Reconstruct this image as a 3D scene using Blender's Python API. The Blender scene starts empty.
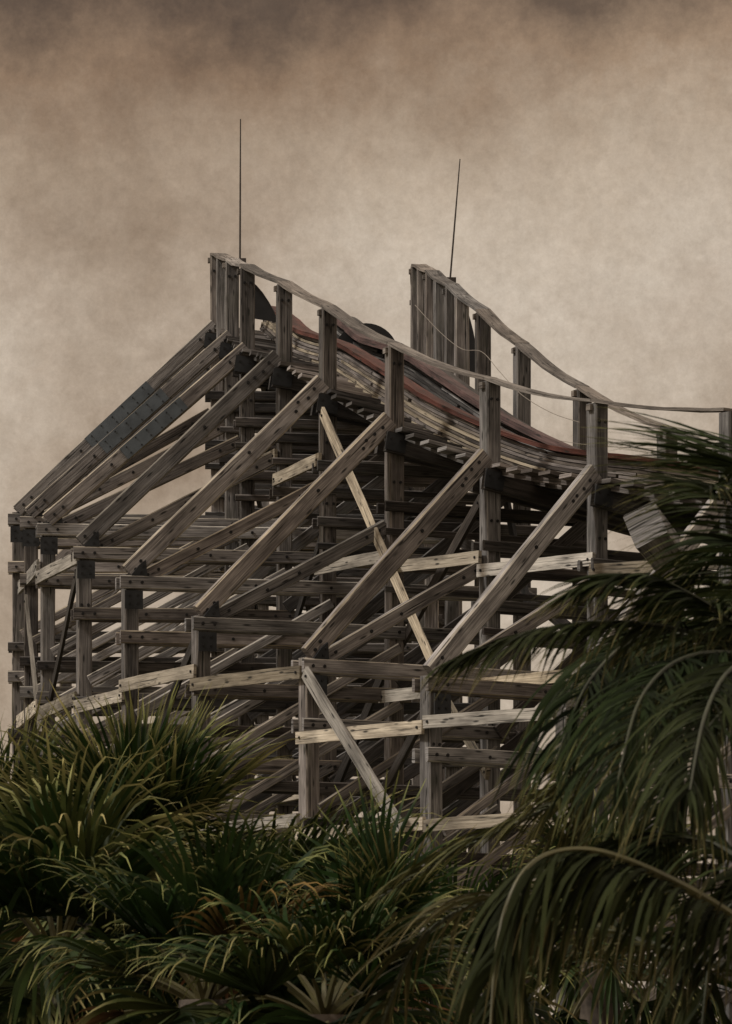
import bpy, math, random
from mathutils import Vector as V, noise as mnoise
R = math.radians
random.seed(11)
scene = bpy.context.scene
col = scene.collection

# ------------------------------------------------------------------ camera model
F_PX, HOR, CX, EYE = 5250.0, 1180.0, 366.0, 1.7
def at(px, py, Y):
    """survey point: picture bearing px,py at the distance Y (metres)"""
    return V(((px - CX) / F_PX * Y, Y, EYE + (HOR - py) / F_PX * Y))
def zat(py, Y): return EYE + (HOR - py) / F_PX * Y

# ------------------------------------------------------------------ materials
def new_mat(name):
    m = bpy.data.materials.new(name); m.use_nodes = True
    nt = m.node_tree; b = nt.nodes['Principled BSDF']
    return m, nt, b
def N(nt, kind, **kw):
    n = nt.nodes.new(kind)
    for k, v in kw.items(): setattr(n, k, v)
    return n
def ramp(nt, stops):
    r = N(nt, 'ShaderNodeValToRGB')
    els = r.color_ramp.elements
    els[0].position, els[0].color = stops[0][0], (*stops[0][1], 1)
    els[1].position, els[1].color = stops[-1][0], (*stops[-1][1], 1)
    for p, c in stops[1:-1]:
        e = els.new(p); e.color = (*c, 1)
    return r
def mixc(nt, a, b, fac, blend='MIX'):
    m = N(nt, 'ShaderNodeMix', data_type='RGBA', blend_type=blend)
    L = nt.links
    for sock, v in ((m.inputs[0], fac), (m.inputs[6], a), (m.inputs[7], b)):
        if isinstance(v, (int, float)): sock.default_value = v
        elif isinstance(v, tuple): sock.default_value = (*v, 1)
        else: L.new(v, sock)
    return m.outputs[2]

def wood(name, dark, mid, pale, stain=(.02, .018, .015), moss=0.0, rough=.85):
    m, nt, b = new_mat(name); L = nt.links
    uv = N(nt, 'ShaderNodeUVMap')
    oi = N(nt, 'ShaderNodeObjectInfo')
    off = N(nt, 'ShaderNodeVectorMath', operation='MULTIPLY_ADD')
    comb = N(nt, 'ShaderNodeCombineXYZ')
    L.new(oi.outputs['Random'], comb.inputs[0]); L.new(oi.outputs['Random'], comb.inputs[2])
    off.inputs[1].default_value = (37, 11, 53)
    L.new(comb.outputs[0], off.inputs[0]); L.new(uv.outputs[0], off.inputs[2])
    def nz(sx, sy, det, rgh=.6, dist=0):
        mp = N(nt, 'ShaderNodeMapping'); mp.inputs['Scale'].default_value = (sx, sy, 1)
        L.new(off.outputs[0], mp.inputs[0])
        n = N(nt, 'ShaderNodeTexNoise'); n.inputs['Scale'].default_value = 1
        n.inputs['Detail'].default_value = det; n.inputs['Roughness'].default_value = rgh
        n.inputs['Distortion'].default_value = dist
        L.new(mp.outputs[0], n.inputs['Vector']); return n.outputs['Fac']
    grain = nz(1.3, 46, 5, .65, .4)
    r1 = ramp(nt, [(.30, dark), (.5, mid), (.70, pale)]); L.new(grain, r1.inputs[0])
    blot = nz(1.1, 3.5, 3)
    r2 = ramp(nt, [(.36, (.42, .40, .38)), (.58, (1.12, 1.1, 1.06))]); L.new(blot, r2.inputs[0])
    c = mixc(nt, r1.outputs[0], r2.outputs[0], .8, 'MULTIPLY')
    # dark weather checks along the grain
    crack = nz(.9, 36, 3, .55, .3)
    r3 = ramp(nt, [(.61, (0, 0, 0)), (.67, (.9, .9, .9))]); L.new(crack, r3.inputs[0])
    c = mixc(nt, c, stain, r3.outputs[0])
    # knots
    mp = N(nt, 'ShaderNodeMapping'); mp.inputs['Scale'].default_value = (2.6, 11, 1); L.new(off.outputs[0], mp.inputs[0])
    vo = N(nt, 'ShaderNodeTexVoronoi'); vo.inputs['Scale'].default_value = 1; L.new(mp.outputs[0], vo.inputs['Vector'])
    r4 = ramp(nt, [(.10, (.9, .9, .9)), (.22, (0, 0, 0))]); L.new(vo.outputs['Distance'], r4.inputs[0])
    c = mixc(nt, c, stain, r4.outputs[0])
    if moss:
        mo = nz(2.2, 4.0, 4)
        r5 = ramp(nt, [(.52, (0, 0, 0)), (.7, (moss, moss, moss))]); L.new(mo, r5.inputs[0])
        c = mixc(nt, c, (.055, .06, .03), r5.outputs[0])
    # every stick has its own tone
    hv = N(nt, 'ShaderNodeMapRange'); hv.inputs[3].default_value = .55; hv.inputs[4].default_value = 1.45
    L.new(oi.outputs['Random'], hv.inputs[0])
    hs = N(nt, 'ShaderNodeHueSaturation'); L.new(hv.outputs[0], hs.inputs['Value']); hsat = N(nt, 'ShaderNodeMath', operation='MULTIPLY_ADD'); hsat.inputs[1].default_value = -7.3; hsat.inputs[2].default_value = 0
    L.new(oi.outputs['Random'], hsat.inputs[0]); fr = N(nt, 'ShaderNodeMath', operation='FRACT'); L.new(hsat.outputs[0], fr.inputs[0])
    hm = N(nt, 'ShaderNodeMapRange'); hm.inputs[3].default_value = .45; hm.inputs[4].default_value = 1.1; L.new(fr.outputs[0], hm.inputs[0]); L.new(hm.outputs[0], hs.inputs['Saturation']); L.new(c, hs.inputs['Color'])
    L.new(hs.outputs[0], b.inputs['Base Color'])
    b.inputs['Roughness'].default_value = rough
    b.inputs['Specular IOR Level'].default_value = .25
    bu = N(nt, 'ShaderNodeBump'); bu.inputs['Strength'].default_value = .7; bu.inputs['Distance'].default_value = .012
    ad = N(nt, 'ShaderNodeMath', operation='SUBTRACT'); L.new(grain, ad.inputs[0]); L.new(r3.outputs[0], ad.inputs[1])
    L.new(ad.outputs[0], bu.inputs['Height']); L.new(bu.outputs[0], b.inputs['Normal'])
    return m

def plain(name, c, rough=.6, metal=0, var=.35, scale=6):
    m, nt, b = new_mat(name); L = nt.links
    tc = N(nt, 'ShaderNodeTexCoord')
    n = N(nt, 'ShaderNodeTexNoise'); n.inputs['Scale'].default_value = scale; n.inputs['Detail'].default_value = 6
    L.new(tc.outputs['Object'], n.inputs['Vector'])
    lo = tuple(x * (1 - var) for x in c); hi = tuple(min(1, x * (1 + var)) for x in c)
    r = ramp(nt, [(.35, lo), (.65, hi)]); L.new(n.outputs['Fac'], r.inputs[0])
    L.new(r.outputs[0], b.inputs['Base Color'])
    b.inputs['Roughness'].default_value = rough; b.inputs['Metallic'].default_value = metal
    return m

def leafmat(name, base, mid, tip, tip0=.72, tip1=1.0, rough=.55, var=.55, spec=.09):
    m, nt, b = new_mat(name); L = nt.links
    uv = N(nt, 'ShaderNodeUVMap'); sp = N(nt, 'ShaderNodeSeparateXYZ'); L.new(uv.outputs[0], sp.inputs[0])
    r = ramp(nt, [(0, base), (.4, mid), (tip0, mid), (tip1, tip)]); L.new(sp.outputs[1], r.inputs[0])
    oi = N(nt, 'ShaderNodeObjectInfo')
    wn = N(nt, 'ShaderNodeTexWhiteNoise', noise_dimensions='2D')
    cb = N(nt, 'ShaderNodeCombineXYZ'); L.new(sp.outputs[0], cb.inputs[0]); L.new(oi.outputs['Random'], cb.inputs[1])
    L.new(cb.outputs[0], wn.inputs[0])
    mr = N(nt, 'ShaderNodeMapRange'); mr.inputs[3].default_value = 1 - var; mr.inputs[4].default_value = 1 + var
    L.new(wn.outputs[0], mr.inputs[0])
    hu = N(nt, 'ShaderNodeMapRange'); hu.inputs[3].default_value = .47; hu.inputs[4].default_value = .52
    L.new(oi.outputs['Random'], hu.inputs[0])
    hs = N(nt, 'ShaderNodeHueSaturation'); L.new(r.outputs[0], hs.inputs['Color']); L.new(mr.outputs[0], hs.inputs['Value'])
    L.new(hu.outputs[0], hs.inputs['Hue'])
    L.new(hs.outputs[0], b.inputs['Base Color'])
    b.inputs['Roughness'].default_value = rough
    b.inputs['Specular IOR Level'].default_value = spec
    tr = N(nt, 'ShaderNodeBsdfTranslucent'); L.new(hs.outputs[0], tr.inputs[0])
    mx = N(nt, 'ShaderNodeMixShader'); mx.inputs[0].default_value = .18
    out = nt.nodes['Material Output']
    L.new(b.outputs[0], mx.inputs[1]); L.new(tr.outputs[0], mx.inputs[2]); L.new(mx.outputs[0], out.inputs[0])
    return m

M = {}
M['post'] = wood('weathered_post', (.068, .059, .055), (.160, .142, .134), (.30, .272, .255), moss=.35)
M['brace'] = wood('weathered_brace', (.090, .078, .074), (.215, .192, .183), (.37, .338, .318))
M['dim'] = wood('shade_darkened_timber', (.032, .027, .025), (.068, .058, .053), (.135, .117, .107), moss=.2)  # darker timber, mostly inner and rear parts; their shade is put into the colour
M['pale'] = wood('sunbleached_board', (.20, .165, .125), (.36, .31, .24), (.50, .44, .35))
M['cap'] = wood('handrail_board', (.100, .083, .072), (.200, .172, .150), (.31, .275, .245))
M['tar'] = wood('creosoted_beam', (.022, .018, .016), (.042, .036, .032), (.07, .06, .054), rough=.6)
M['red'] = wood('faded_red_paint', (.030, .018, .015), (.078, .030, .024), (.12, .052, .042), rough=.65)
M['steel'] = plain('dark_steel', (.024, .025, .027), .55, .4)
M['galv'] = plain('blue_grey_steel', (.085, .098, .110), .6, .2, .22, 5)
M['bolt'] = plain('black_bolt', (.012, .011, .011), .6, .3)
M['sheet'] = plain('black_guard_sheet', (.008, .007, .007), .85, 0)
M['wire'] = plain('pale_cable', (.20, .17, .14), .6, 0, .1)
M['rod'] = plain('dark_rod', (.05, .04, .035), .5, .3)

# ------------------------------------------------------------------ mesh building
class MB:
    def __init__(s): s.v, s.f, s.uv, s.mi = [], [], [], []
    def face(s, idx, uvs, mi=0): s.f.append(idx); s.uv.append(uvs); s.mi.append(mi)
    def beam(s, A, B, w, h, side, mi=0, segs=None, jit=.004, bow=.008, edge=0, emi=2):
        """rectangular timber from A to B, w across `side`, h the other way"""
        A, B = V(A), V(B); d = B - A; L = d.length
        if L < 1e-4: return
        a = d / L; sd = V(side); sd = (sd - a * sd.dot(a)).normalized(); up = a.cross(sd)
        n = segs or max(1, min(8, int(L / .7)))
        b1, b2 = random.uniform(-bow, bow), random.uniform(-bow, bow)
        ru, rv = random.uniform(0, 50), random.uniform(0, 50)
        base = len(s.v)
        if edge:  # chamfers take a paler timber: lit edge lines put into the colour
            ring = []
            for (cx_, cy_) in ((-1, -1), (1, -1), (1, 1), (-1, 1)):
                p1 = (cx_ * w / 2, cy_ * (h / 2 - edge)); p2 = (cx_ * (w / 2 - edge), cy_ * h / 2)
                ring += [p1, p2] if cx_ * cy_ > 0 else [p2, p1]
            acc = [0]
            for j in range(8):
                a0, a1 = ring[j], ring[(j + 1) % 8]; acc.append(acc[-1] + math.hypot(a1[0] - a0[0], a1[1] - a0[1]))
            for k in range(n + 1):
                t = k / n; q = math.sin(math.pi * t)
                c = A + d * t + sd * b1 * q * L * .4 + up * b2 * q * L * .4
                jj = [(random.uniform(-jit, jit), random.uniform(-jit, jit)) for _ in range(4)]
                for j, (x, y) in enumerate(ring):
                    g = jj[j // 2]; s.v.append(c + sd * (x + g[0] + random.uniform(-.004, .004)) + up * (y + g[1] + random.uniform(-.004, .004)))
            for k in range(n):
                u0, u1 = ru + L * k / n, ru + L * (k + 1) / n
                for j in range(8):
                    i0, i1 = base + 8 * k + j, base + 8 * k + (j + 1) % 8
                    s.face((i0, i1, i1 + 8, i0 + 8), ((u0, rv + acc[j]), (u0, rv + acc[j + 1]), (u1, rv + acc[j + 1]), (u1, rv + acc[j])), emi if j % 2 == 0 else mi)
            for r, o in ((base, tuple(range(7, -1, -1))), (base + 8 * n, tuple(range(8)))):
                s.face(tuple(r + j for j in o), tuple((ru + ring[j][0] * .3, rv + ring[j][1]) for j in o), mi)
            return
        for k in range(n + 1):
            t = k / n; q = math.sin(math.pi * t)
            c = A + d * t + sd * b1 * q * L * .4 + up * b2 * q * L * .4
            for (x, y) in ((-1, -1), (1, -1), (1, 1), (-1, 1)):
                s.v.append(c + sd * (x * w / 2 + random.uniform(-jit, jit)) + up * (y * h / 2 + random.uniform(-jit, jit)))
        per = [0, w, w + h, 2 * w + h, 2 * w + 2 * h]
        for k in range(n):
            for j in range(4):
                i0, i1 = base + 4 * k + j, base + 4 * k + (j + 1) % 4
                u0, u1 = ru + L * k / n, ru + L * (k + 1) / n
                s.face((i0, i1, i1 + 4, i0 + 4), ((u0, rv + per[j]), (u0, rv + per[j + 1]), (u1, rv + per[j + 1]), (u1, rv + per[j])), mi)
        for r, o in ((base, (3, 2, 1, 0)), (base + 4 * n, (0, 1, 2, 3))):
            q = ((0, 0), (w, 0), (w, h), (0, h))
            s.face(tuple(r + j for j in o), tuple((ru + q[j][0] * .3, rv + q[j][1]) for j in o), mi)
    def tube(s, pts, rads, sides=6, mi=0, cap=True):
        base = len(s.v); n = len(pts); ln = 0; lens = [0]
        for k in range(1, n): ln += (pts[k] - pts[k - 1]).length; lens.append(ln)
        ref = V((0.31, .2, 1)).normalized()
        for k in range(n):
            t = (pts[min(k + 1, n - 1)] - pts[max(k - 1, 0)]).normalized()
            x = t.cross(ref)
            if x.length < .05: x = t.cross(V((1, 0, 0)))
            x.normalize(); y = t.cross(x)
            for j in range(sides):
                a = 2 * math.pi * j / sides
                s.v.append(pts[k] + (x * math.cos(a) + y * math.sin(a)) * rads[k])
        for k in range(n - 1):
            for j in range(sides):
                j2 = (j + 1) % sides
                s.face((base + k * sides + j, base + k * sides + j2, base + (k + 1) * sides + j2, base + (k + 1) * sides + j),
                       ((lens[k], j / sides), (lens[k], (j + 1) / sides), (lens[k + 1], (j + 1) / sides), (lens[k + 1], j / sides)), mi)
        if cap:
            s.face(tuple(base + (n - 1) * sides + j for j in range(sides)), tuple((0, 0) for j in range(sides)), mi)
            s.face(tuple(base + sides - 1 - j for j in range(sides)), tuple((0, 0) for j in range(sides)), mi)
    def prism(s, poly, nrm, th, mi=0):
        """polygon (3D points) given thickness th along nrm"""
        base = len(s.v); n = len(poly)
        for p in poly: s.v.append(V(p))
        for p in poly: s.v.append(V(p) + nrm * th)
        s.face(tuple(range(base, base + n)), tuple((p.x, p.z) for p in poly), mi)
        s.face(tuple(base + 2 * n - 1 - j for j in range(n)), tuple((poly[n - 1 - j].x, poly[n - 1 - j].z) for j in range(n)), mi)
        for j in range(n):
            k = (j + 1) % n
            s.face((base + j, base + n + j, base + n + k, base + k), ((0, 0), (th, 0), (th, 1), (0, 1)), mi)
    def bolt(s, p, nrm, r=.022, th=.02, mi=1):
        s.tube([p, p + nrm * th], [r, r], 6, mi)
    def build(s, name, mats, parent=None, smooth=False):
        me = bpy.data.meshes.new(name)
        off = WORLD(parent) if parent else V((0, 0, 0))
        me.from_pydata([tuple(p - off) for p in s.v], [], s.f)
        ul = me.uv_layers.new(name='UVMap')
        flat = [c for q in s.uv for uv in q for c in uv]
        ul.data.foreach_set('uv', flat)
        if not isinstance(mats, (list, tuple)): mats = [mats]
        for m in mats: me.materials.append(m)
        me.polygons.foreach_set('material_index', s.mi)
        if smooth: me.polygons.foreach_set('use_smooth', [True] * len(s.f))
        me.update()
        o = bpy.data.objects.new(name, me); col.objects.link(o)
        if parent: o.parent = parent
        return o
def WORLD(o):
    p = V((0, 0, 0))
    while o: p += V(o.location); o = o.parent
    return p
def thing(name, loc, label, cat, group=None):
    o = bpy.data.objects.new(name, None); col.objects.link(o); o.location = loc
    o.empty_display_size = .3
    o['label'] = label; o['category'] = cat
    if group: o['group'] = group
    return o

# ------------------------------------------------------------------ ground
def ground():
    m, nt, b = new_mat('sandy_grass'); L = nt.links
    tc = N(nt, 'ShaderNodeTexCoord')
    n1 = N(nt, 'ShaderNodeTexNoise'); n1.inputs['Scale'].default_value = .35; n1.inputs['Detail'].default_value = 8
    n2 = N(nt, 'ShaderNodeTexNoise'); n2.inputs['Scale'].default_value = 9; n2.inputs['Detail'].default_value = 6
    L.new(tc.outputs['Object'], n1.inputs['Vector']); L.new(tc.outputs['Object'], n2.inputs['Vector'])
    r1 = ramp(nt, [(.4, (.045, .055, .022)), (.6, (.16, .13, .085))]); L.new(n1.outputs['Fac'], r1.inputs[0])
    r2 = ramp(nt, [(.3, (.5, .5, .5)), (.7, (1.2, 1.2, 1.2))]); L.new(n2.outputs['Fac'], r2.inputs[0])
    L.new(mixc(nt, r1.outputs[0], r2.outputs[0], 1, 'MULTIPLY'), b.inputs['Base Color'])
    b.inputs['Roughness'].default_value = .95
    mb = MB(); S = 2500
    for x, y in ((-S, -S), (S, -S), (S, S), (-S, S)): mb.v.append(V((x, y, 0)))
    mb.face((0, 1, 2, 3), ((0, 0), (1, 0), (1, 1), (0, 1)))
    g = mb.build('ground', m); g['kind'] = 'structure'
ground()

# ------------------------------------------------------------------ roller coaster survey
Yn = [88, 85.3, 82.6, 80, 77.4, 74.9, 72.5, 70.3, 68.2]
Nx = [217, 232, 247, 284, 328, 394, 490, 597, 730]
Nr = [257, 262, 268, 285, 309, 347, 382, 404, 413]      # near handrail post tops
Nd = [334, 344, 357, 370, 396, 434, 471, 487, 508]      # near deck beam
Fx = [418, 432, 452, 483, 522, 582, 667, 763, 885]
Fr = [268, 274, 288, 313, 347, 390, 431, 458, 472]
sl = [.13, .15, .17, .18, .22, .25, .28, .28, .26]
Ox = [19, 31, 48, 84, 130, 201, 309, 431, 567]
Ot = [513, 516, 523, 546, 575, 616, 658, 676, 700]
th = [2, 4, 8, 11, 16, 24, 31, 37, 41]
W, BO = 2.95, 2.85
class Bent: pass
bents = {}
for i in range(9):
    b = Bent(); Y = Yn[i]; s = math.sin(R(th[i]))
    b.N = at(Nx[i], 0, Y); b.F = at(Fx[i], 0, Y + W * s); b.O = at(Ox[i], 0, Y - BO * s)
    b.nr = zat(Nr[i], Y); b.fr = zat(Fr[i], b.F.y)
    b.nd = zat(Nd[i], Y); b.fd = zat(Nd[i] + sl[i] * (Fx[i] - Nx[i]), b.F.y)
    b.ot = zat(Ot[i], b.O.y)
    bents[i] = b
for k in range(1, 9):                      # the run going over the crest and away
    b = Bent(); b0 = bents[0]; dx = .035 * k * k
    sh = V((dx, 2.7 * k, 0))
    b.N, b.F, b.O = b0.N + sh, b0.F + sh, b0.O + sh
    drop = .15 * k * k - .08 * min(k, 2)
    b.nr, b.fr, b.nd, b.fd, b.ot = (q - drop for q in (b0.nr, b0.fr, b0.nd, b0.fd, b0.ot))
    bents[-k] = b
IDX = sorted(bents)
for i in IDX:
    b = bents[i]
    for q in ('N', 'F', 'O'): p = getattr(b, q); setattr(b, q, V((p.x, p.y, 0)))
    b.e = (b.F - b.N).normalized()          # across the track, outwards to the far side
    b.t = V((b.e.y, -b.e.x, 0))             # along the track, towards the viewer
def up(p, z): return V((p.x, p.y, z))

root = thing('wooden_roller_coaster', (0, 78, 0),
             'weathered timber roller coaster trestle with red edged curving track and railed walkways above the palms', 'roller coaster')
PW = .22
def crom(p0, p1, p2, p3, t):
    return .5 * ((2 * p1) + (p2 - p0) * t + (2 * p0 - 5 * p1 + 4 * p2 - p3) * t * t + (3 * p1 - p0 - 3 * p2 + p3) * t ** 3)
def along(fn, u):
    i = int(math.floor(u)); i = max(IDX[0], min(IDX[-1] - 1, i)); t = u - i
    g = lambda k: fn(bents[max(IDX[0], min(IDX[-1], k))])
    return crom(g(i - 1), g(i), g(i + 1), g(i + 2), t)
def frame(u):
    n = along(lambda b: up(b.N, b.nd), u); f = along(lambda b: up(b.F, b.fd), u)
    e = (f - n).normalized(); z = V((0, 0, 1)); nn = (z - e * e.z).normalized()
    return n, e, nn
def tp(u, e, h):
    n, ee, nn = frame(u); return n + ee * e + nn * h

# posts, each running from its footing to the deck or to the handrail
post_objs = {}
def post(name, p, z0, z1, b, mat, bolts=()):
    mb = MB(); mb.beam(up(p, z0), up(p, z1), PW, PW, b.e, segs=8, jit=.005, bow=.0015, edge=.018)
    for z in bolts:
        for dx in (-.05, .05):
            mb.bolt(up(p, z) + b.t * (PW / 2 - .002) + b.e * dx, b.t)
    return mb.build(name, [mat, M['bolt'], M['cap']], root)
for i in IDX:
    b = bents[i]; front = i >= 0
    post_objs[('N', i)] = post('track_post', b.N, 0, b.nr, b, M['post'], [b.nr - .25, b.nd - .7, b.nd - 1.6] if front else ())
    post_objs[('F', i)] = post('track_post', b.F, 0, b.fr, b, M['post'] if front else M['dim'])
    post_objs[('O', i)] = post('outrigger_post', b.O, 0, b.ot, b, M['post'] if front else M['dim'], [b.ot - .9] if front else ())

for sel, zr, zd, us in (('N', 'nr', 'nd', (-.6, .5)), ('F', 'fr', 'fd', (-.6, .5, 1.5, 2.35))):
    for u in us:
        b = bents[round(u)]
        p = along(lambda q: up(getattr(q, sel), getattr(q, zr)), u); zb = along(lambda q: up(getattr(q, sel), getattr(q, zd)), u).z
        mb = MB(); mb.beam(V((p.x, p.y, zb - .3)), p, PW, PW, b.e, segs=4, jit=.005, bow=.0015, edge=.018)
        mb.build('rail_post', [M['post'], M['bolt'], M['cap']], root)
# cross ledgers, outrigger braces, diagonals
def planks(name, A, B, h, th_, b, mat, both=True, gap=PW, bolts=True, off=None):
    """plank(s) clamped to the faces of the posts of a bent, running A to B"""
    mb = MB(); o = gap / 2 + th_ / 2 + .003 if off is None else off
    for sgn in ((1, -1) if both else (1,)):
        mb.beam(A + b.t * o * sgn, B + b.t * o * sgn, th_, h, b.t, jit=.005, bow=.005, edge=.014)
    if bolts:
        d = (B - A).normalized()
        for q in (A + d * .14, A + d * .32, B - d * .14, B - d * .36, A.lerp(B, .5), A.lerp(B, .32)):
            mb.bolt(q + b.t * (o + th_ / 2 - .003), b.t, .024)
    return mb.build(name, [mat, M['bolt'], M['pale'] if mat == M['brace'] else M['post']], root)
for i in IDX:
    b = bents[i]; front = i >= 0
    # deck beam under the track
    n, e, nn = frame(i)
    mb = MB()
    mb.beam(n - e * .17 - nn * .16 + b.t * .16, n + e * (W + .2) - nn * .16 + b.t * .16, .1, .29, b.t)
    mb.beam(n - e * .17 - nn * .16 - b.t * .16, n + e * (W + .2) - nn * .16 - b.t * .16, .1, .29, b.t)
    mb.build('deck_beam', M['tar'], root)
    # main outrigger brace
    A = up(b.O, b.ot + .02) - b.e * .02
    B = up(b.N, b.nd + (.12 if i < 3 else -.02)) - b.e * .02
    hb, tb = ((.23, .09) if i in (0, 1, 2) else (.27, .12)) if front else (.25, .09)
    if front and i > 2:
        A = up(b.O, b.ot + .03) - b.e * .04; B = up(b.N, b.nd + .19) - b.e * (PW / 2 - .01)
        mb = MB(); mb.beam(A + b.t * .05, B + b.t * .05, .13, .27, b.t, jit=.006, bow=.006, edge=.022)
        d = (B - A).normalized(); sd = d.cross(b.t)
        for q in (.10, .24, .62 * (B - A).length, .85 * (B - A).length, (B - A).length - .5, (B - A).length - .34, (B - A).length - .18):
            mb.bolt(A + d * q + b.t * .112 + sd * random.uniform(-.06, .06), b.t, .026)
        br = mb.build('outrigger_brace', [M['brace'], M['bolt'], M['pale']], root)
    else:
        br = planks('outrigger_brace', A, B, hb, tb, b, M['brace'], both=front)
    if i in (0, 1, 2):
        pl = MB(); d = (B - A).normalized(); o = PW / 2 + .09 + .022
        c0, c1 = ((.36, .67), (.36, .67), (.38, .68))[i]
        P0, P1 = A.lerp(B, c0), A.lerp(B, c1)
        for sgn in (1, -1):
            pl.beam(P0 + b.t * o * sgn, P1 + b.t * o * sgn,   .026, .215, b.t, jit=0, bow=0, segs=1)
        sd = d.cross(b.t)
        for q in range(6):
            for sgn in (-1, 1):
                pl.bolt(P0.lerp(P1, (q + .5) / 6) + b.t * (o + .012) + sd * sgn * (.055 + .018 * (q % 2)), b.t, .013, .012)
        pl.build('splice_plate', [M['galv'], M['steel']], br)
    # ledgers
    if front: offs = [.12, .92, 2.25, 2.75, 3.7, 4.9]
    else: offs = [.12, 1.6, 3.4]
    if i % 2: offs = [o + (.12 if k else 0) for k, o in enumerate(offs)]
    for k, o in enumerate(offs):
        z = b.ot - o
        A = up(b.O, z) - b.e * .18
        if front and k == 1: Bp = up(b.N, z + .02) + b.e * .2
        elif front and k == 3: Bp = up(b.N, z) + b.e * .2
        else: Bp = up(b.F, z) + b.e * .18
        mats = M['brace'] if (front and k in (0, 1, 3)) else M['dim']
        planks('cross_ledger', A, Bp, .19 if mats == M['brace'] else .15, .06, b, mats if i % 2 == 0 or k else M['brace'])
    # upper ledgers between the track posts, above the outrigger
    z = b.nd - 1.05; k = 0
    while z > b.ot + .25:
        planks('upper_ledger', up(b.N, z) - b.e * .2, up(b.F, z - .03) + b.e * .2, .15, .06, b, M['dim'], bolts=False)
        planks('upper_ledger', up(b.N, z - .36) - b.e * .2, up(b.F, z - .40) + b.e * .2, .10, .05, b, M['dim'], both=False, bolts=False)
        z -= .82; k += 1
    # secondary brace of the fan
    A = up(b.O, b.ot - .05) + b.e * .15
    B = up(b.N, b.nd - 1.32) - b.e * (PW / 2 - .01)
    if front: planks('diagonal_brace', A, B, .20, .08, b, M['brace'], both=False, off=-.06)
    # lower diagonals, outer post up to the track post
    lows = (1.5, 2.3, 3.1, 3.9, 4.7) if front else (2.2, 4.2)
    if not front and i % 2: lows = ()
    for q in lows:
        A = up(b.O, b.ot - q - .55) + b.e * .05; B = up(b.N, b.ot - q + 1.15)
        planks('diagonal_brace', A, B, .14, .06, b, M['brace'] if front and q < 4 else M['dim'], both=False, gap=PW + .13, bolts=False)
    # inner diagonals between the track posts
    if front:
        for q in ((.9, -1.6), (3.0, .8), (4.6, 2.6)):
            planks('inner_diagonal', up(b.N, b.ot - q[0]), up(b.F, b.ot - q[1]), .2, .06, b, M['dim'], both=False, gap=PW + .13, bolts=False)
# steel gussets at the outrigger heads (sub-parts of the outer posts)
for i in range(0, 9):
    b = bents[i]; o = PW / 2 + .06 + .075
    z = b.ot - .12
    mb = MB()
    mb.beam(up(b.O, z - .13) + b.t * o, up(b.O, z - .40) + b.t * o, .02, .27, b.t, jit=0, bow=0)
    for sx in (-.06, .06):
        for sz in (-.2, -.32): mb.bolt(up(b.O, z + sz) + b.t * (o + .008) + b.e * sx, b.t, .02, .014)
    mb.build('gusset_plate', [M['steel'], M['bolt']], post_objs[('O', i)])
    mb = MB(); o2 = .118
    c = up(b.O, b.ot + .0) + b.t * o2
    mb.prism([c - b.e * .02 - V((0, 0, .02)), c + b.e * .22 - V((0, 0, .02)), c + b.e * .20 + V((0, 0, .21)), c + b.e * .10 + V((0, 0, .13))], b.t, .05)
    mb.bolt(c + b.e * .13 + b.t * .05 + V((0, 0, .03)), b.t, .02, .014); mb.bolt(c + b.e * .17 + b.t * .05 + V((0, 0, .12)), b.t, .02, .014)
    mb.build('gusset_plate', [M['steel'], M['bolt']], post_objs[('O', i)])
    # steel shoe on the end of the deck beam
    n, e, nn = frame(i); mb = MB()
    mb.beam(n - e * .19 - nn * .16 + b.t * .218, n + e * .12 - nn * .16 + b.t * .218, .014, .25, b.t, jit=0, bow=0)
    for sx in (-.12, .03): mb.bolt(n + e * sx - nn * .12 + b.t * .224, b.t, .02, .014)
    mb.build('beam_shoe', [M['steel'], M['bolt']], root)

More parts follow.
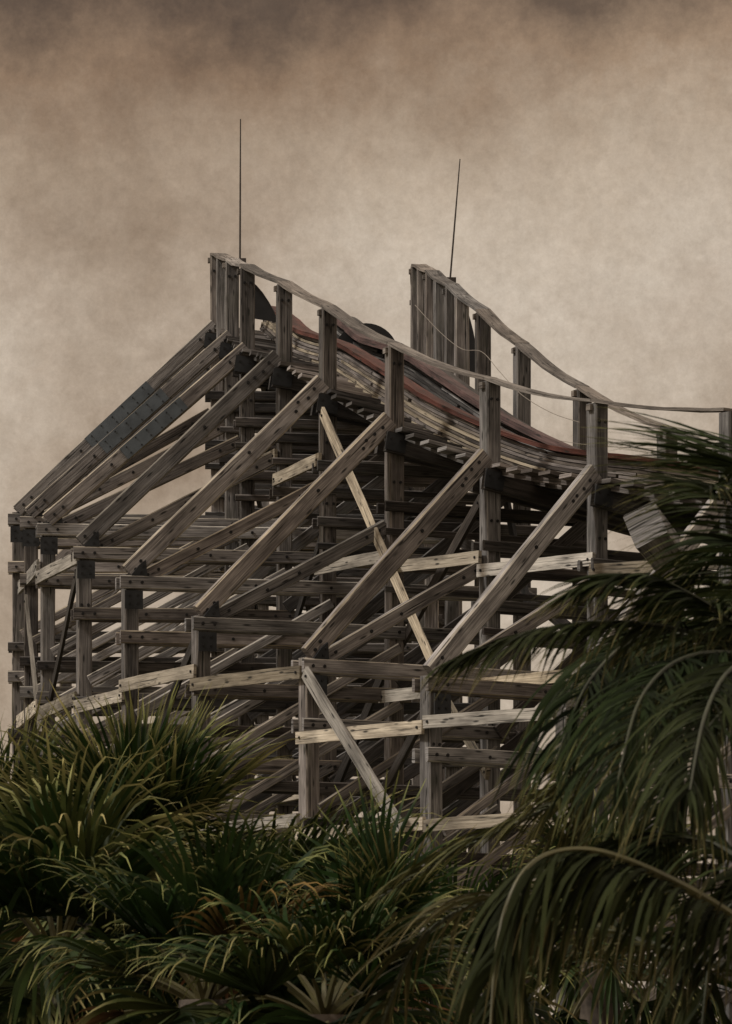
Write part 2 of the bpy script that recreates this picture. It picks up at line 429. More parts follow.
# boards running along the trestle from post to post
def rowY(row, i): return getattr(bents[i], row).y
def board(name, row, i0, i1, p0, p1, wpx, mat, off=.17, th_=.05):
    Y0, Y1 = rowY(row, i0), rowY(row, i1)
    A = at(p0[0], p0[1], Y0 - off); B = at(p1[0], p1[1], Y1 - off)
    d = B - A; nrm = V((d.y, -d.x, 0)).normalized()
    if nrm.y > 0: nrm = -nrm
    mb = MB(); mb.beam(A, B, th_, wpx / F_PX * (Y0 + Y1) / 2, nrm, jit=.006, bow=.004)
    dd = d.normalized()
    for q in (A + dd * .1, B - dd * .1): mb.bolt(q + nrm * (th_ / 2 - .003), nrm, .02)
    return mb.build(name, [mat, M['bolt']], root)
P = M['pale']
for a in [('O', 0, 2, (19, 588), (38, 566), 13), ('O', 2, 3, (37, 578), (78, 557), 13),
          ('O', 0, 2, (18, 722), (37, 706), 13), ('O', 2, 3, (38, 714), (76, 698), 13),
          ('O', 3, 4, (75, 707), (123, 695), 13), ('O', 4, 5, (120, 686), (195, 671), 13),
          ('O', 5, 6, (191, 685), (301, 672), 13), ('O', 6, 7, (297, 738), (423, 727), 13),
          ('O', 5, 6, (195, 832), (298, 820), 13), ('O', 6, 7, (296, 836), (424, 823), 13),
          ('O', 7, 8, (424, 722), (570, 712), 13), ('O', 7, 8, (424, 826), (570, 816), 13),
          ('N', 2, 3, (238, 475), (276, 455), 12), ('N', 3, 4, (274, 480), (320, 459), 12),
          ('N', 4, 5, (316, 569), (387, 556), 12), ('N', 5, 6, (386, 568), (480, 557), 12),
          ('N', 6, 7, (478, 571), (594, 559), 13), ('N', 7, 8, (590, 570), (735, 562), 13),
          ('N', 5, 6, (380, 697), (480, 686), 12), ('N', 3, 4, (272, 798), (320, 789), 12),
          ('N', 6, 7, (478, 684), (594, 673), 12)]:
    board('girt_board', a[0], a[1], a[2], a[3], a[4], a[5], P, off=.165 if a[1] % 2 else .175)
# sway planks crossing the bays
board('sway_plank', 'N', 4, 6, (322, 412), (438, 676), 12, P, off=.24)
board('sway_plank', 'O', 6, 7, (305, 672), (402, 830), 14, P, off=.24)
board('sway_plank', 'O', 1, 2, (26, 598), (40, 735), 9, P, off=.25)
board('sway_plank', 'N', 5, 6, (440, 690), (488, 775), 11, P, off=.3)
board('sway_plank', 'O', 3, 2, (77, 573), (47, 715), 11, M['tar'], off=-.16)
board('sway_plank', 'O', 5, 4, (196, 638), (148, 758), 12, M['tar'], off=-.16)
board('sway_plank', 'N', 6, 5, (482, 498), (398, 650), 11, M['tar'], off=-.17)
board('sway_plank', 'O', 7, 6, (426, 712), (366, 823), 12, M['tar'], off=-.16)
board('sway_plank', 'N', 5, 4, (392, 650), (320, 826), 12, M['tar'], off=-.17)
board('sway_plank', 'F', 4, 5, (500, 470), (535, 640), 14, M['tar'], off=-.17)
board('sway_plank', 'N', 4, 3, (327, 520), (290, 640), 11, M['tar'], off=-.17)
# girts of the run behind, and of the far row
for i in IDX[:-1]:
    b, c = bents[i], bents[i + 1]
    if i < 0:
        for q in (1.4, 3.4):
            A, B = up(b.N, b.nd - q - 1) - b.t * 0, up(c.N, c.nd - q - 1)
            mb = MB(); o = V((.14, 0, 0)); mb.beam(A + o, B + o, .05, .19, b.e); mb.build('girt_board', M['dim'], root)
    for q in (2.2, 4.4):
        A, B = up(b.F, b.fd - q), up(c.F, c.fd - q)
        mb = MB(); o = -b.e * .13; mb.beam(A + o, B + o, .05, .19, b.e); mb.build('far_girt', M['dim'], root)

# ------------------------------------------------------------------ track
def sweep(mb, u0, u1, e0, e1, h0, h1, step=.12, wob=.0, mi=0, ends=True):
    n = max(2, int((u1 - u0) / step)); base = len(mb.v); ru, rv = random.uniform(0, 40), random.uniform(0, 40)
    for k in range(n + 1):
        u = u0 + (u1 - u0) * k / n; o, e, nn = frame(u)
        w1, w2 = random.uniform(-wob, wob), random.uniform(-wob, wob)
        for (x, y) in ((e0 + w1, h0), (e1, h0), (e1, h1 + w2 * .3), (e0 + w1, h1 + w2 * .3)):
            mb.v.append(o + e * x + nn * y)
    for k in range(n):
        for j in range(4):
            i0, i1 = base + 4 * k + j, base + 4 * k + (j + 1) % 4
            a, c = ru + 2.8 * (u0 + (u1 - u0) * k / n), ru + 2.8 * (u0 + (u1 - u0) * (k + 1) / n)
            v0, v1 = rv + j * .2, rv + j * .2 + (.2 if j % 2 == 0 else h1 - h0)
            mb.face((i0, i1, i1 + 4, i0 + 4), ((a, v0), (a, v1), (c, v1), (c, v0)), mi)
    mb.face(tuple(base + j for j in (3, 2, 1, 0)), ((0, 0), (.1, 0), (.1, .1), (0, .1)), mi)
    mb.face(tuple(base + 4 * n + j for j in range(4)), ((0, 0), (.1, 0), (.1, .1), (0, .1)), mi)
def lam_rail(e_near, e_far, flare, ustart, mats):
    """laminated rail: layers of boards broken at staggered joints; one mesh per rail"""
    mb = MB(); nl = 8; hh = .05
    for j in range(nl):
        u = ustart + random.uniform(0, .5)
        while u < 8:
            u1 = min(8, u + random.uniform(.9, 1.9))
            ed = e_near - flare * (nl - 1 - j) / nl + random.uniform(-.035, .035)
            sweep(mb, u, u1 - .006, ed, e_far, .10 + j * hh, .10 + (j + 1) * hh - .010, wob=.008, mi=random.choice((0, 0, 1, 1, 2, 3)))
            u = u1
    return mb.build('laminated_rail', mats, root)
r1 = lam_rail(.80, .98, .14, -5, [M['brace'], M['cap'], M['dim'], M['pale']])
mb = MB(); sweep(mb, -5, 8, .70, 1.0, .51, .575, wob=.012); mb.build('running_strip', M['red'], r1)
r2 = lam_rail(1.88, 2.14, .0, -5, [M['dim'], M['tar'], M['tar'], M['post']])  # dark timbers paint the shade on the far rail's inner face
mb = MB(); sweep(mb, .0, 8, 1.70, 1.93, .53, .625, wob=.012); mb.build('running_strip', M['red'], r2)
mb = MB(); sweep(mb, .0, 8, 1.935, 2.2, .53, .57, wob=.004); mb.build('side_board', M['tar'], r2)
mb = MB(); sweep(mb, -5, 8, .905, 1.03, .505, .53, wob=.004); mb.build('side_board', M['tar'], r1)
# walkways: treads on stringers, one part per bay and side
for i in IDX[2:-1]:
    for (ea, eb, far) in ((-.10, .70, False), (2.25, W + .12, True)):
        mb = MB()
        nt_ = 6
        for k in range(nt_):
            u = i + (k + .5) / nt_
            A, B = tp(u, ea + random.uniform(-.05, .05), .09), tp(u, eb, .09)
            n0, e0, _ = frame(u); z = V((0, 0, 1)); run = e0.cross(z)
            mb.beam(A, B,   .27, .055, run, segs=2, jit=.006, bow=.004, mi=random.choice((0, 0, 1)))
        mid = (ea + eb) / 2
        sweep(mb, i + .01, i + .99, ea + .16, ea + .23, -.02, .06, mi=1)
        sweep(mb, i + .01, i + .99, eb - .12, eb - .05, -.02, .06, mi=1)
        mb.build('walkway_bay', [M['brace'], M['dim']], root)
    mb = MB()
    for k in range(4):
        u = i + (k + .5) / 4
        mb.beam(tp(u, .62, .03), tp(u, 2.34, .03), .16, .14, (tp(u + .05, 1, 0) - tp(u - .05, 1, 0)), mi=0, segs=2)
    sweep(mb, i + .01, i + .99, 1.12, 1.85, .10, .14, mi=0)
    mb.build('track_ties', M['tar'], root)
# handrails
def handrail(sel, zsel, i0, i1, nm):
    for i in range(i0, i1):
        mb = MB()
        pts = []
        for k in range(7):
            u = i + k / 6
            p = along(lambda b: up(getattr(b, sel), getattr(b, zsel)), u)
            p.z += .022 - .035 * math.sin(math.pi * k / 6) + random.uniform(-.003, .003); pts.append(p)
        base = len(mb.v); ru = random.uniform(0, 30); wdt = .23
        for k, p in enumerate(pts):
            t = (pts[min(k + 1, 6)] - pts[max(k - 1, 0)]); e = V((t.y, -t.x, 0)).normalized()
            if e.x < 0: e = -e
            e = (e + V((0, 0, random.uniform(-.05, .05)))).normalized(); nn = e.cross(t).normalized()
            if nn.z < 0: nn = -nn
            for (x, y) in ((-1, -1), (1, -1), (1, 1), (-1, 1)):
                mb.v.append(p + e * (x * wdt / 2 + random.uniform(-.004, .004)) + nn * (y * .021 + .02))
        for k in range(6):
            for j in range(4):
                i0_, i1_ = base + 4 * k + j, base + 4 * k + (j + 1) % 4
                mb.face((i0_, i1_, i1_ + 4, i0_ + 4), ((ru + k * .45, j * .2), (ru + k * .45, j * .2 + .2), (ru + k * .45 + .45, j * .2 + .2), (ru + k * .45 + .45, j * .2)))
        mb.face((3, 2, 1, 0), ((0, 0), (.1, 0), (.1, .1), (0, .1))); mb.face((24, 25, 26, 27), ((0, 0), (.1, 0), (.1, .1), (0, .1)))
        # block under the joint, bolted to the post
        b = bents[i]; z = getattr(b, zsel)
        mb.beam(up(getattr(b, sel), z - .06) - b.e * .155, up(getattr(b, sel), z - .06) + b.e * .12, .09, .08, b.t, segs=1)
        o = mb.build('handrail', M['cap'], root)
handrail('N', 'nr', -2, 8, 'near'); handrail('F', 'fr', -2, 8, 'far')
# lightning rods with clamps on the rail ends
for (p0, p1, Y) in (((240, 262), (240.5, 119), 85.8), ((450, 281), (460, 159), 86.0)):
    mb = MB(); A, B = at(*p0, Y), at(*p1, Y)
    mb.tube([A, A.lerp(B, .5), B], [.016, .014, .009], 6)
    mb.beam(A - V((.1, 0, -.02)), A + V((.1, 0, .02)), .08, .07, V((0, 1, 0)), segs=1)
    mb.build('lightning_rod', M['rod'], root)
# dark curved guard sheets at the crest
def guard(poly, Y, nm='crest_guard'):
    mb = MB(); mb.prism([at(x, y, Y) for x, y in poly], V((.25, 1, 0)).normalized(), .05); mb.build(nm, M['sheet'], root)
guard([(250, 280), (256, 285), (262, 292), (268, 301), (273, 310), (278, 322), (252, 318)], 84.0)
guard([(464, 304), (467.5, 312), (470, 320), (473, 332), (475, 344), (479, 372), (462, 372)], 85.2)
mb = MB(); c = at(366, 356, 84.6)
circ = [c + V((math.cos(a), 0, math.sin(a))) * .53 for a in [2 * math.pi * k / 40 for k in range(40)]]
circ = [V((p.x + (p.z - c.z) * .0, p.y, p.z)) for p in circ]
mb.prism(circ, V((0, 1, 0)), .12)
mb.build('chain_wheel', M['sheet'], root)
# slack cables strung along the far handrail
def cable(pts, Y, r=.008):
    mb = MB(); P3 = []
    for k in range(len(pts) - 1):
        p0 = pts[max(0, k - 1)]; p3 = pts[min(len(pts) - 1, k + 2)]
        for q in range(8):
            t = q / 8
            P3.append(at(crom(p0[0], pts[k][0], pts[k + 1][0], p3[0], t), crom(p0[1], pts[k][1], pts[k + 1][1], p3[1], t), Y + (k + t) * -1.2))
    mb.tube(P3, [r] * len(P3), 5); mb.build('slack_cable', M['wire'], root)
cable([(415, 305), (440, 332), (462, 349), (482, 352), (500, 372), (522, 395), (552, 413), (582, 423)], 80, .005)
cable([(524, 432), (556, 440), (600, 446), (665, 449)], 77, .004)
cable([(600, 446), (622, 462), (645, 468), (668, 467)], 73, .004)
# big bleached timber end standing out by the lowest bay
b = bents[8]
mb = MB(); A = at(645, 524, 66.6); B = A + V((.55, 1.6, -.42))
mb.beam(A, B, .44, .50, V((1, 0, .40)), segs=3, jit=.012, edge=.02)
d = (A - B).normalized(); mb.bolt(A + V((.04, 0, -.13)) , d, .06, .015)
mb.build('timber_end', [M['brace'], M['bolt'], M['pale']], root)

# ------------------------------------------------------------------ palms
M['fan'] = leafmat('fan_palm_leaf', (.008, .014, .004), (.018, .032, .008), (.26, .25, .09), .74, .97)
M['fan_old'] = leafmat('ageing_fan_leaf', (.014, .020, .006), (.042, .052, .014), (.34, .30, .12), .58, .95)
M['fan_dead'] = leafmat('dry_fan_leaf', (.03, .020, .009), (.085, .050, .019), (.24, .13, .05), .5, 1.0, .7)
M['coco'] = leafmat('coconut_leaf', (.010, .014, .005), (.020, .027, .009), (.13, .115, .045), .7, 1.0, .7, .75, .07)
M['coco_lit'] = leafmat('coconut_leaf_lit', (.022, .025, .009), (.056, .054, .020), (.18, .15, .065), .6, 1.0)  # brighter copy of the coconut leaf, sunlit look put into the colour
M['stalk'] = plain('palm_stalk', (.085, .075, .026), .6, 0, .3, 5)
M['dark_stalk'] = plain('shaded_palm_stalk', (.030, .034, .013), .65, 0, .3, 5)  # darker copy of the palm stalk, shade put into its colour
M['trunk'] = plain('palm_trunk', (.085, .065, .048), .9, 0, .5, 9)
G = V((0, 0, -1))
def strip(mb, p, d, L, w0, wfn, droop, n, roll, mi, dstart=.3, nrm_hint=V((0, 0, 1))):
    """a narrow leaf blade grown from p along d, bending under its own weight"""
    d = d.normalized(); su = random.random() * 100
    pts = []; q = V(p); dd = V(d)
    for k in range(n + 1):
        pts.append((V(q), V(dd)))
        t = (k + .5) / n
        g = droop * max(0, (t - dstart) / (1 - dstart)) ** 1.3
        dd = (d + G * g + V((random.uniform(-1, 1), random.uniform(-1, 1), random.uniform(-1, 1))) * .03).normalized() if g < 3 else (dd * .4 + G).normalized()
        q = q + dd * (L / n)
    base = len(mb.v)
    for k, (q, dd) in enumerate(pts):
        s = dd.cross(nrm_hint)
        if s.length < .12: s = dd.cross(V((.6, .8, 0)))
        s.normalize(); u_ = s.cross(dd)
        s = s * math.cos(roll) + u_ * math.sin(roll)
        w = wfn(k / n) * w0
        mb.v.append(q - s * w / 2); mb.v.append(q + s * w / 2)
    for k in range(n):
        a = base + 2 * k
        mb.face((a, a + 1, a + 3, a + 2), ((su, k / n), (su, k / n), (su, (k + 1) / n), (su, (k + 1) / n)), mi)
def fan_frond(parent, c, az, el, Lp, Lb, mat, nseg=36, droop=1.0):
    mb = MB()
    o = V((math.cos(az) * math.cos(el), math.sin(az) * math.cos(el), math.sin(el)))
    # petiole
    pts = []; q = V(c); d = V(o)
    for k in range(6):
        pts.append(V(q)); d = (d + G * .05 * (1 + math.cos(el))).normalized(); q = q + d * Lp / 5
    mb.tube(pts, [.022 - .0022 * k for k in range(6)], 4, 1)
    hub = pts[-1]; ax = d
    lat = ax.cross(V((0, 0, 1)))
    if lat.length < .1: lat = V((math.sin(az), -math.cos(az), 0))
    lat.normalize(); nn = lat.cross(ax).normalized()
    tilt = random.uniform(-.35, .3) if el > .6 else -random.uniform(.5, 1.25); ax2 = (ax * math.cos(tilt) + nn * math.sin(tilt)).normalized(); nn2 = lat.cross(ax2).normalized()
    cup = random.uniform(.25, .7); span = R(random.uniform(80, 120)); da = 2 * span / nseg
    for k in range(nseg):
        a = -span + da * (k + .5) + random.uniform(-.02, .02)
        fold = cup * abs(math.sin(a))
        d = ax2 * math.cos(a) + lat * math.sin(a) + nn2 * fold
        L = Lb * (.62 + .38 * math.cos(a * .55)) * random.choice((1, 1, 1, 1, .93, 1.06, .7)) * random.uniform(.88, 1.08)
        if random.random() < .05: continue
        w = min(.040, 2.2 * L * .42 * math.sin(da / 2))
        wf = lambda t: (.25 + 1.9 * t if t < .4 else 1.01 * max(.04, 1 - ((t - .4) / .6) ** 1.25))
        strip(mb, hub + ax2 * .0, d, L, w, wf, droop * random.uniform(.5, 1.8), 9, random.choice((-1, 1)) * .5, 0, (random.uniform(.48, .62) if el > .5 else random.uniform(.22, .42)), nn2)
    return mb.build('frond', [mat, M['stalk']], parent)
def trunk(parent, base, top, r0, r1):
    mb = MB(); pts, rr = [], []
    n = 26
    for k in range(n + 1):
        t = k / n
        pts.append(base.lerp(top, t)); rr.append((r0 + (r1 - r0) * t) * (1.06 if k % 2 else .97) * random.uniform(.97, 1.03))
    mb.tube(pts, rr, 14); return mb.build('trunk', M['trunk'], parent, smooth=True)
def fan_palm(px, py, Y, nf, Lb, label, el_hi=82, el_lo=-55, droop=1.0, old=.25, dead=2, seed=0, Lp=.75):
    random.seed(seed)
    c = at(px, py, Y); base = V((c.x, c.y, 0))
    t = thing('fan_palm', base, label, 'palm', 'fan palms in front of the coaster')
    trunk(t, V((c.x, c.y, -.05)), c, .17, .14)
    for k in range(nf):
        f = k / max(1, nf - 1)
        el = R(el_hi + (el_lo - el_hi) * f ** 1.5 + random.uniform(-8, 8)); az = k * 2.39996 + random.uniform(-.3, .3)
        m = M['fan_old'] if random.random() < old * (.4 + f) else M['fan']
        if k >= nf - dead or (dead > 6 and k % 6 == 5): m = M['fan_dead']
        fan_frond(t, c + V((0, 0, -.15 * f)), az, el, Lp * random.uniform(.8, 1.2), Lb * random.uniform(.85, 1.1), m, 36, droop * (.7 + 1.5 * f))
    return t
fan_palm(-2, 918, 36, 34, 1.1, 'dark fan palm cut by the left edge of the picture, leaves against pale sky', seed=1, Lp=.5, droop=.45)
fan_palm(134, 888, 34, 42, .98, 'tallest spiky fan palm, upright sword leaves below the left posts', seed=2, droop=.38, Lp=.40, el_hi=88, el_lo=-35)
fan_palm(258, 968, 31, 34, .92, 'fan palm with arching yellow green leaves just right of the tall spiky one', seed=3, el_hi=62, droop=.9, old=.36, Lp=.45)
fan_palm(378, 944, 29, 18, .62, 'small fan palm with stiff leaf fanned upward under the pale crossed planks', seed=4, el_hi=80, droop=.15, old=.06, Lp=.30, dead=3)
fan_palm(58, 960, 30, 34, .95, 'low fan palm with drooping pale leaf tips at the bottom left corner', seed=5, el_hi=70, droop=1.1, old=.21, Lp=.4)
fan_palm(205, 1000, 28, 32, .78, 'low fan palm with dry orange leaves hanging at the bottom', seed=6, el_hi=66, droop=1.1, old=.24, dead=8, Lp=.38)
fan_palm(325, 1015, 27, 30, .70, 'low dark fan palm at the bottom centre under the small stiff leaved one', seed=7, el_hi=62, droop=1.1, old=.24, dead=5, Lp=.36)
fan_palm(455, 1000, 33, 26, .72, 'fan palm in deep shade behind the big arching coconut frond', seed=8, el_hi=60, droop=1.3, old=.18, Lp=.5)
fan_palm(84, 915, 41, 30, .95, 'shaded fan palm half hidden between the two left palms', seed=9, Lp=.5, old=.06)
fan_palm(300, 968, 40, 26, .8, 'shaded fan palm half hidden behind the small stiff leaved one', seed=10, el_hi=60, Lp=.5, old=.09)
fan_palm(600, 960, 37, 26, .85, 'shaded fan palm hidden among the hanging coconut leaves at the right', seed=12, Lp=.5, old=.06)

def pin_frond(parent, pts, Lmax, mat, nleaf=64, droop=1.0, w=.03, r0=.015, spread=.75, seed=0, stalk='dark_stalk', sides=(1, -1), flat=0.0, s0=.12, wind=1.0):
    random.seed(seed)
    mb = MB(); P3 = []
    n = len(pts)
    for k in range(n - 1):
        for q in range(8):
            t = q / 8; P3.append(crom(pts[max(0, k - 1)], pts[k], pts[k + 1], pts[min(n - 1, k + 2)], t))
    P3.append(pts[-1]); m = len(P3)
    mb.tube(P3, [r0 * (1 - .8 * k / m) for k in range(m)], 6, 1)
    wig = [random.uniform(-.3, .3) for _ in range(12)]
    for k in range(nleaf):
        if random.random() < .1: continue
        s = s0 + (1 - s0) * (k + .5) / nleaf
        x = s * (m - 1); i = min(m - 2, int(x)); p = P3[i].lerp(P3[i + 1], x - i)
        tg = (P3[min(i + 2, m - 1)] - P3[max(i - 1, 0)]).normalized()
        lat = tg.cross(V((0, 0, 1)))
        if lat.length < .15: lat = V((1, 0, 0))
        lat.normalize(); nn = lat.cross(tg)
        sn = (s - s0) / (1 - s0)
        L = Lmax * (.45 + .75 * math.sin(math.pi * min(1, .18 + .72 * sn))) * (1.0 if sn < .8 else 1.15 - .75 * (sn - .8) / .2 * .8)
        for sg in sides:
            d = lat * sg * (1 - .25 * sn) + tg * (spread + .5 * sn) + nn * (.35 + flat) + V((random.uniform(-1, 1), random.uniform(-1, 1), random.uniform(-1, 1))) * .20
            ww = wig[int(sn * 10.9)]
            d = d.normalized() + V((-.42 + ww, ww * .5, -.12 + ww * .4)) * wind
            strip(mb, p, d, L * random.uniform(.62, 1.12) * .9, w * random.uniform(.8, 1.15), lambda t: (.45 + 2.2 * t if t < .25 else max(.03, 1 - ((t - .25) / .75) ** 1.6)),
                  droop * random.uniform(.7, 1.4), 7, random.uniform(-.9, .9), 0, .05, nn)
    return mb.build('frond', [mat, M[stalk]], parent)
def A3(*p): return [at(*q) for q in p]
c1 = at(800, 690, 22)
palm1 = thing('coconut_palm', (c1.x, c1.y, 0), 'tall coconut palm at the right edge with hanging fronds in front of the track', 'palm')
trunk(palm1, V((c1.x, c1.y, -.05)), c1, .16, .11)
S = [
 dict(p=A3((800, 690, 22), (785, 580, 22.3), (768, 500, 22.8), (750, 458, 23.4), (738, 440, 24.0)), L=.82, d=.2, n=46, w=.014, m='coco', fl=-.15, sp=.3, s0=.45, wi=.5),
 dict(p=A3((800, 690, 22), (790, 580, 21.7), (775, 510, 21.2), (752, 470, 20.6), (735, 468, 20.2)), L=.66, d=.35, n=36, w=.013, m='coco', fl=.1, sp=.3, s0=.4, wi=.6),
 dict(p=A3((800, 690, 22), (752, 640, 21.7), (700, 600, 21.4), (640, 575, 21.2), (580, 590, 21.0)), L=.46, d=.9, n=90, w=.018, m='coco', fl=-.3),
 dict(p=A3((800, 690, 22), (715, 640, 21.5), (620, 622, 21.1), (530, 632, 20.8), (452, 662, 20.6)), L=.44, d=1.3, n=90, m='coco', fl=-.3),
 dict(p=A3((800, 690, 22), (720, 645, 22.2), (645, 635, 22.4), (590, 680, 21.4), (556, 760, 21.0)), L=.60, d=2.0, n=96, m='coco', fl=-.4),
 dict(p=A3((800, 690, 22), (740, 655, 21.3), (680, 660, 20.9), (640, 700, 19.9), (618, 780, 19.3)), L=.64, d=2.2, n=90, m='coco', fl=-.4),
 dict(p=A3((800, 690, 22), (765, 660, 21.0), (730, 670, 20.4), (705, 715, 19.0), (690, 790, 18.2)), L=.66, d=2.2, n=86, m='coco', fl=-.4),
 dict(p=A3((800, 690, 22), (780, 600, 22.6), (745, 545, 23.0), (705, 560, 23.3), (670, 620, 23.5)), L=.45, d=1.2, n=80, m='coco', w=.018),
 dict(p=A3((800, 690, 22), (700, 690, 22.4), (620, 740, 22.8), (560, 800, 23.0), (470, 845, 23.2), (375, 900, 23.3)), L=.42, d=1.0, n=100, m='coco_lit'),
 dict(p=A3((800, 690, 22), (755, 700, 23), (700, 760, 23.6), (660, 850, 24), (640, 930, 24.2)), L=.6, d=2.2, n=80, m='coco', fl=-.3),
 dict(p=A3((800, 690, 22), (770, 590, 21.6), (742, 520, 21.0), (722, 490, 20.4), (705, 492, 19.9)), L=.55, d=.7, n=70, w=.016, m='coco', sp=.5),
 dict(p=A3((800, 690, 22), (745, 640, 22.8), (690, 625, 23.6), (650, 640, 24.4), (620, 690, 25)), L=.6, d=1.5, n=90, m='coco'),
 dict(p=A3((800, 690, 22), (760, 690, 21.2), (715, 720, 20.4), (670, 790, 19.8), (650, 880, 19.5)), L=.6, d=1.8, n=90, m='coco'),
 dict(p=A3((800, 690, 22), (735, 680, 22.6), (660, 700, 23.2), (600, 760, 23.6), (575, 850, 23.9)), L=.6, d=1.9, n=90, m='coco_lit'),
 dict(p=A3((800, 690, 22), (770, 620, 22.8), (735, 590, 23.6), (705, 605, 24.4), (690, 650, 25)), L=.6, d=1.2, n=80, m='coco'),
 dict(p=A3((800, 690, 22), (840, 560, 22.3), (880, 500, 22.6), (940, 490, 22.9)), L=.6, d=1.5, n=50, m='coco'),
 dict(p=A3((800, 690, 22), (860, 640, 21.7), (930, 640, 21.4), (990, 700, 21.2)), L=.6, d=2, n=50, m='coco'),
 dict(p=A3((800, 690, 22), (815, 600, 23), (820, 540, 24), (800, 530, 25)), L=.6, d=1.5, n=50, m='coco'),
]
for k, f in enumerate(S):
    pin_frond(palm1, f['p'], f['L'], M[f['m']], int(f['n'] * 1.25), f['d'], f.get('w', .0165), seed=20 + k, wind=f.get('wi', 1.0), s0=f.get('s0', .12), flat=f.get('fl', 0), spread=f.get('sp', .75))
c2 = at(850, 1010, 19)
palm2 = thing('coconut_palm', (c2.x, c2.y, 0), 'low coconut palm whose long arching frond with a yellow stalk fills the bottom right corner', 'palm')
trunk(palm2, V((c2.x, c2.y, -.05)), c2, .14, .11)
S2 = [
 dict(p=A3((850, 1010, 19), (745, 925, 18.8), (660, 875, 18.6), (585, 850, 18.5), (530, 866, 18.4), (500, 930, 18.3), (490, 1040, 18.2)), L=.66, d=3.2, n=130, m='coco', w=.022, fl=-.75),
 dict(p=A3((850, 1010, 19), (760, 880, 19.3), (690, 840, 19.5), (610, 860, 19.7), (560, 950, 19.8)), L=.6, d=2.4, n=70, m='coco'),
 dict(p=A3((850, 1010, 19), (790, 900, 19.0), (750, 890, 19.0), (715, 940, 19.0), (700, 1050, 19)), L=.6, d=2.4, n=60, m='coco'),
 dict(p=A3((850, 1010, 19), (700, 960, 20.0), (600, 930, 20.5), (500, 900, 21), (420, 940, 21.3), (380, 1030, 21.5)), L=.5, d=1.6, n=80, m='coco_lit'),
 dict(p=A3((850, 1010, 19), (900, 880, 19.0), (970, 860, 19.0), (1030, 920, 19.0)), L=.6, d=2.0, n=50, m='coco'),
]
for k, f in enumerate(S2):
    pin_frond(palm2, f['p'], f['L'], M[f['m']], f['n'], f['d'], f.get('w', .021), seed=50 + k, stalk='stalk' if k == 0 else 'dark_stalk', wind=.45, r0=.022, flat=f.get('fl', 0), spread=f.get('sp', .75))

# ------------------------------------------------------------------ sky, sun, camera
SUN_EL, SUN_AZ = 48, -62         # degrees; azimuth measured from the view direction's back, towards the left
w = bpy.data.worlds.new('World'); scene.world = w; w.use_nodes = True
nt = w.node_tree; L = nt.links; bg = nt.nodes['Background']
sky = N(nt, 'ShaderNodeTexSky', sky_type='NISHITA'); sky.sun_disc = False
sdir = V((-.95, -.30, .95)).normalized()       # towards the sun: high, from the left and behind the camera
sky.sun_elevation = math.asin(sdir.z); sky.sun_rotation = math.atan2(sdir.x, sdir.y)
sky.dust_density = 5; sky.air_density = 1.5
tc = N(nt, 'ShaderNodeTexCoord')
def wn(scale, det, rgh, dist=0):
    n = N(nt, 'ShaderNodeTexNoise'); n.inputs['Scale'].default_value = scale; n.inputs['Detail'].default_value = det
    n.inputs['Roughness'].default_value = rgh; n.inputs['Distortion'].default_value = dist
    L.new(tc.outputs['Generated'], n.inputs['Vector']); return n.outputs['Fac']
r = ramp(nt, [(.28, (1.9, 1.32, .88)), (.46, (3.3, 2.63, 2.03)), (.64, (4.35, 3.70, 3.02))]); L.new(wn(13, 10, .62, .15), r.inputs[0])
r2 = ramp(nt, [(.34, (.78, .74, .69)), (.66, (1.14, 1.14, 1.14))]); L.new(wn(70, 15, .9, 0), r2.inputs[0])
cl = mixc(nt, r.outputs[0], r2.outputs[0], .8, 'MULTIPLY')
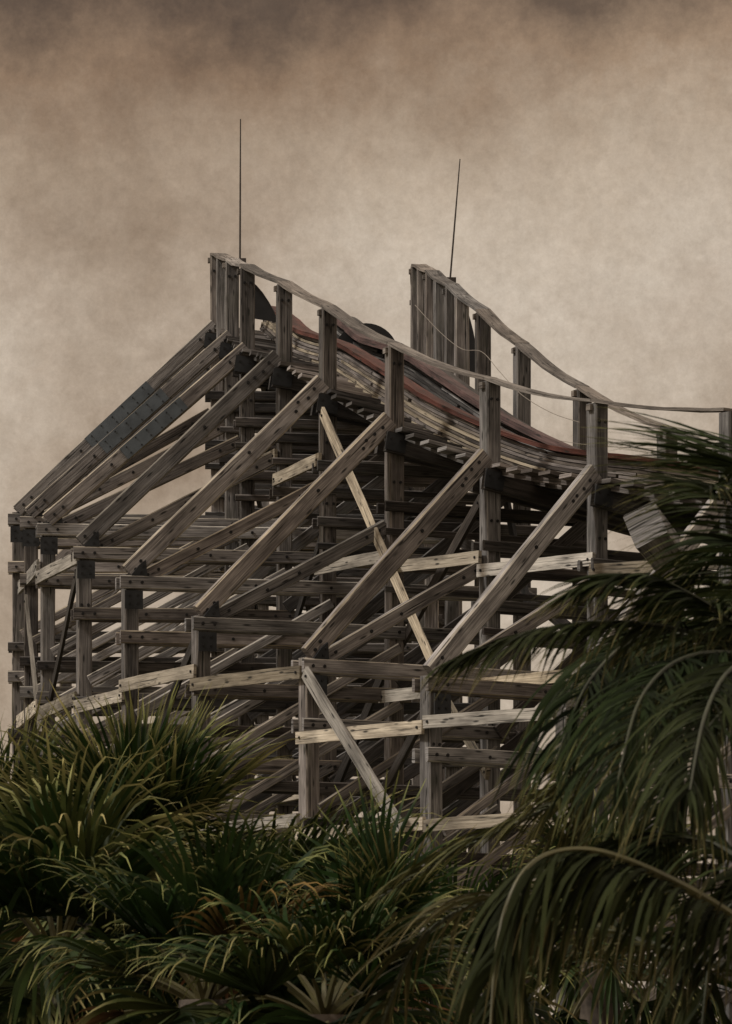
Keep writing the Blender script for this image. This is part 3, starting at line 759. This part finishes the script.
# a heavier brown cloud bank lies higher up
sp = N(nt, 'ShaderNodeSeparateXYZ'); L.new(tc.outputs['Generated'], sp.inputs[0])
ad = N(nt, 'ShaderNodeMath', operation='MULTIPLY_ADD'); ad.inputs[1].default_value = .05; L.new(wn(22, 7, .7), ad.inputs[0]); L.new(sp.outputs[2], ad.inputs[2])
r3 = ramp(nt, [(.0, (.72, .72, .74)), (.10, (1, 1, 1)), (.19, (1.06, 1.06, 1.06)), (.220, (.86, .80, .73)), (.234, (.60, .48, .375)), (.247, (.22, .16, .115)), (.30, (.7, .69, .68)), (.42, (1.3, 1.36, 1.42)), (.8, (1.9, 2.0, 2.1))])
L.new(ad.outputs[0], r3.inputs[0])
cl = mixc(nt, cl, r3.outputs[0], 1.0, 'MULTIPLY')
r6 = ramp(nt, [(.3, (.86, .85, .84)), (.7, (1.12, 1.12, 1.12))]); L.new(wn(420, 6, .8, 0), r6.inputs[0])
cl = mixc(nt, cl, r6.outputs[0], .8, 'MULTIPLY')
fin = mixc(nt, cl, sky.outputs[0], .07)
L.new(fin, bg.inputs['Color']); bg.inputs['Strength'].default_value = .135

sl_ = bpy.data.lights.new('sun', 'SUN'); sl_.energy = 2.3; sl_.angle = R(8); sl_.color = (1, .96, .90)
so = bpy.data.objects.new('sun', sl_); col.objects.link(so)
so.rotation_euler = (-sdir).to_track_quat('-Z', 'Y').to_euler()

cam = bpy.data.cameras.new('camera'); co = bpy.data.objects.new('camera', cam); col.objects.link(co)
co.location = (0, 0, EYE); co.rotation_euler = (R(90), 0, 0)
cam.sensor_fit = 'VERTICAL'; cam.sensor_height = 36; cam.sensor_width = 36 * 732 / 1024
cam.lens = F_PX / 1024 * 36; cam.shift_y = (HOR - 512) / 1024
cam.clip_start = .5; cam.clip_end = 6000
cam.dof.use_dof = True; cam.dof.focus_distance = 74; cam.dof.aperture_fstop = 16
scene.camera = co
scene.render.resolution_x, scene.render.resolution_y = 732, 1024
vs = scene.view_settings
vs.view_transform = 'Standard'; vs.look = 'None'; vs.exposure = 0; vs.gamma = 1; vs.use_curve_mapping = False
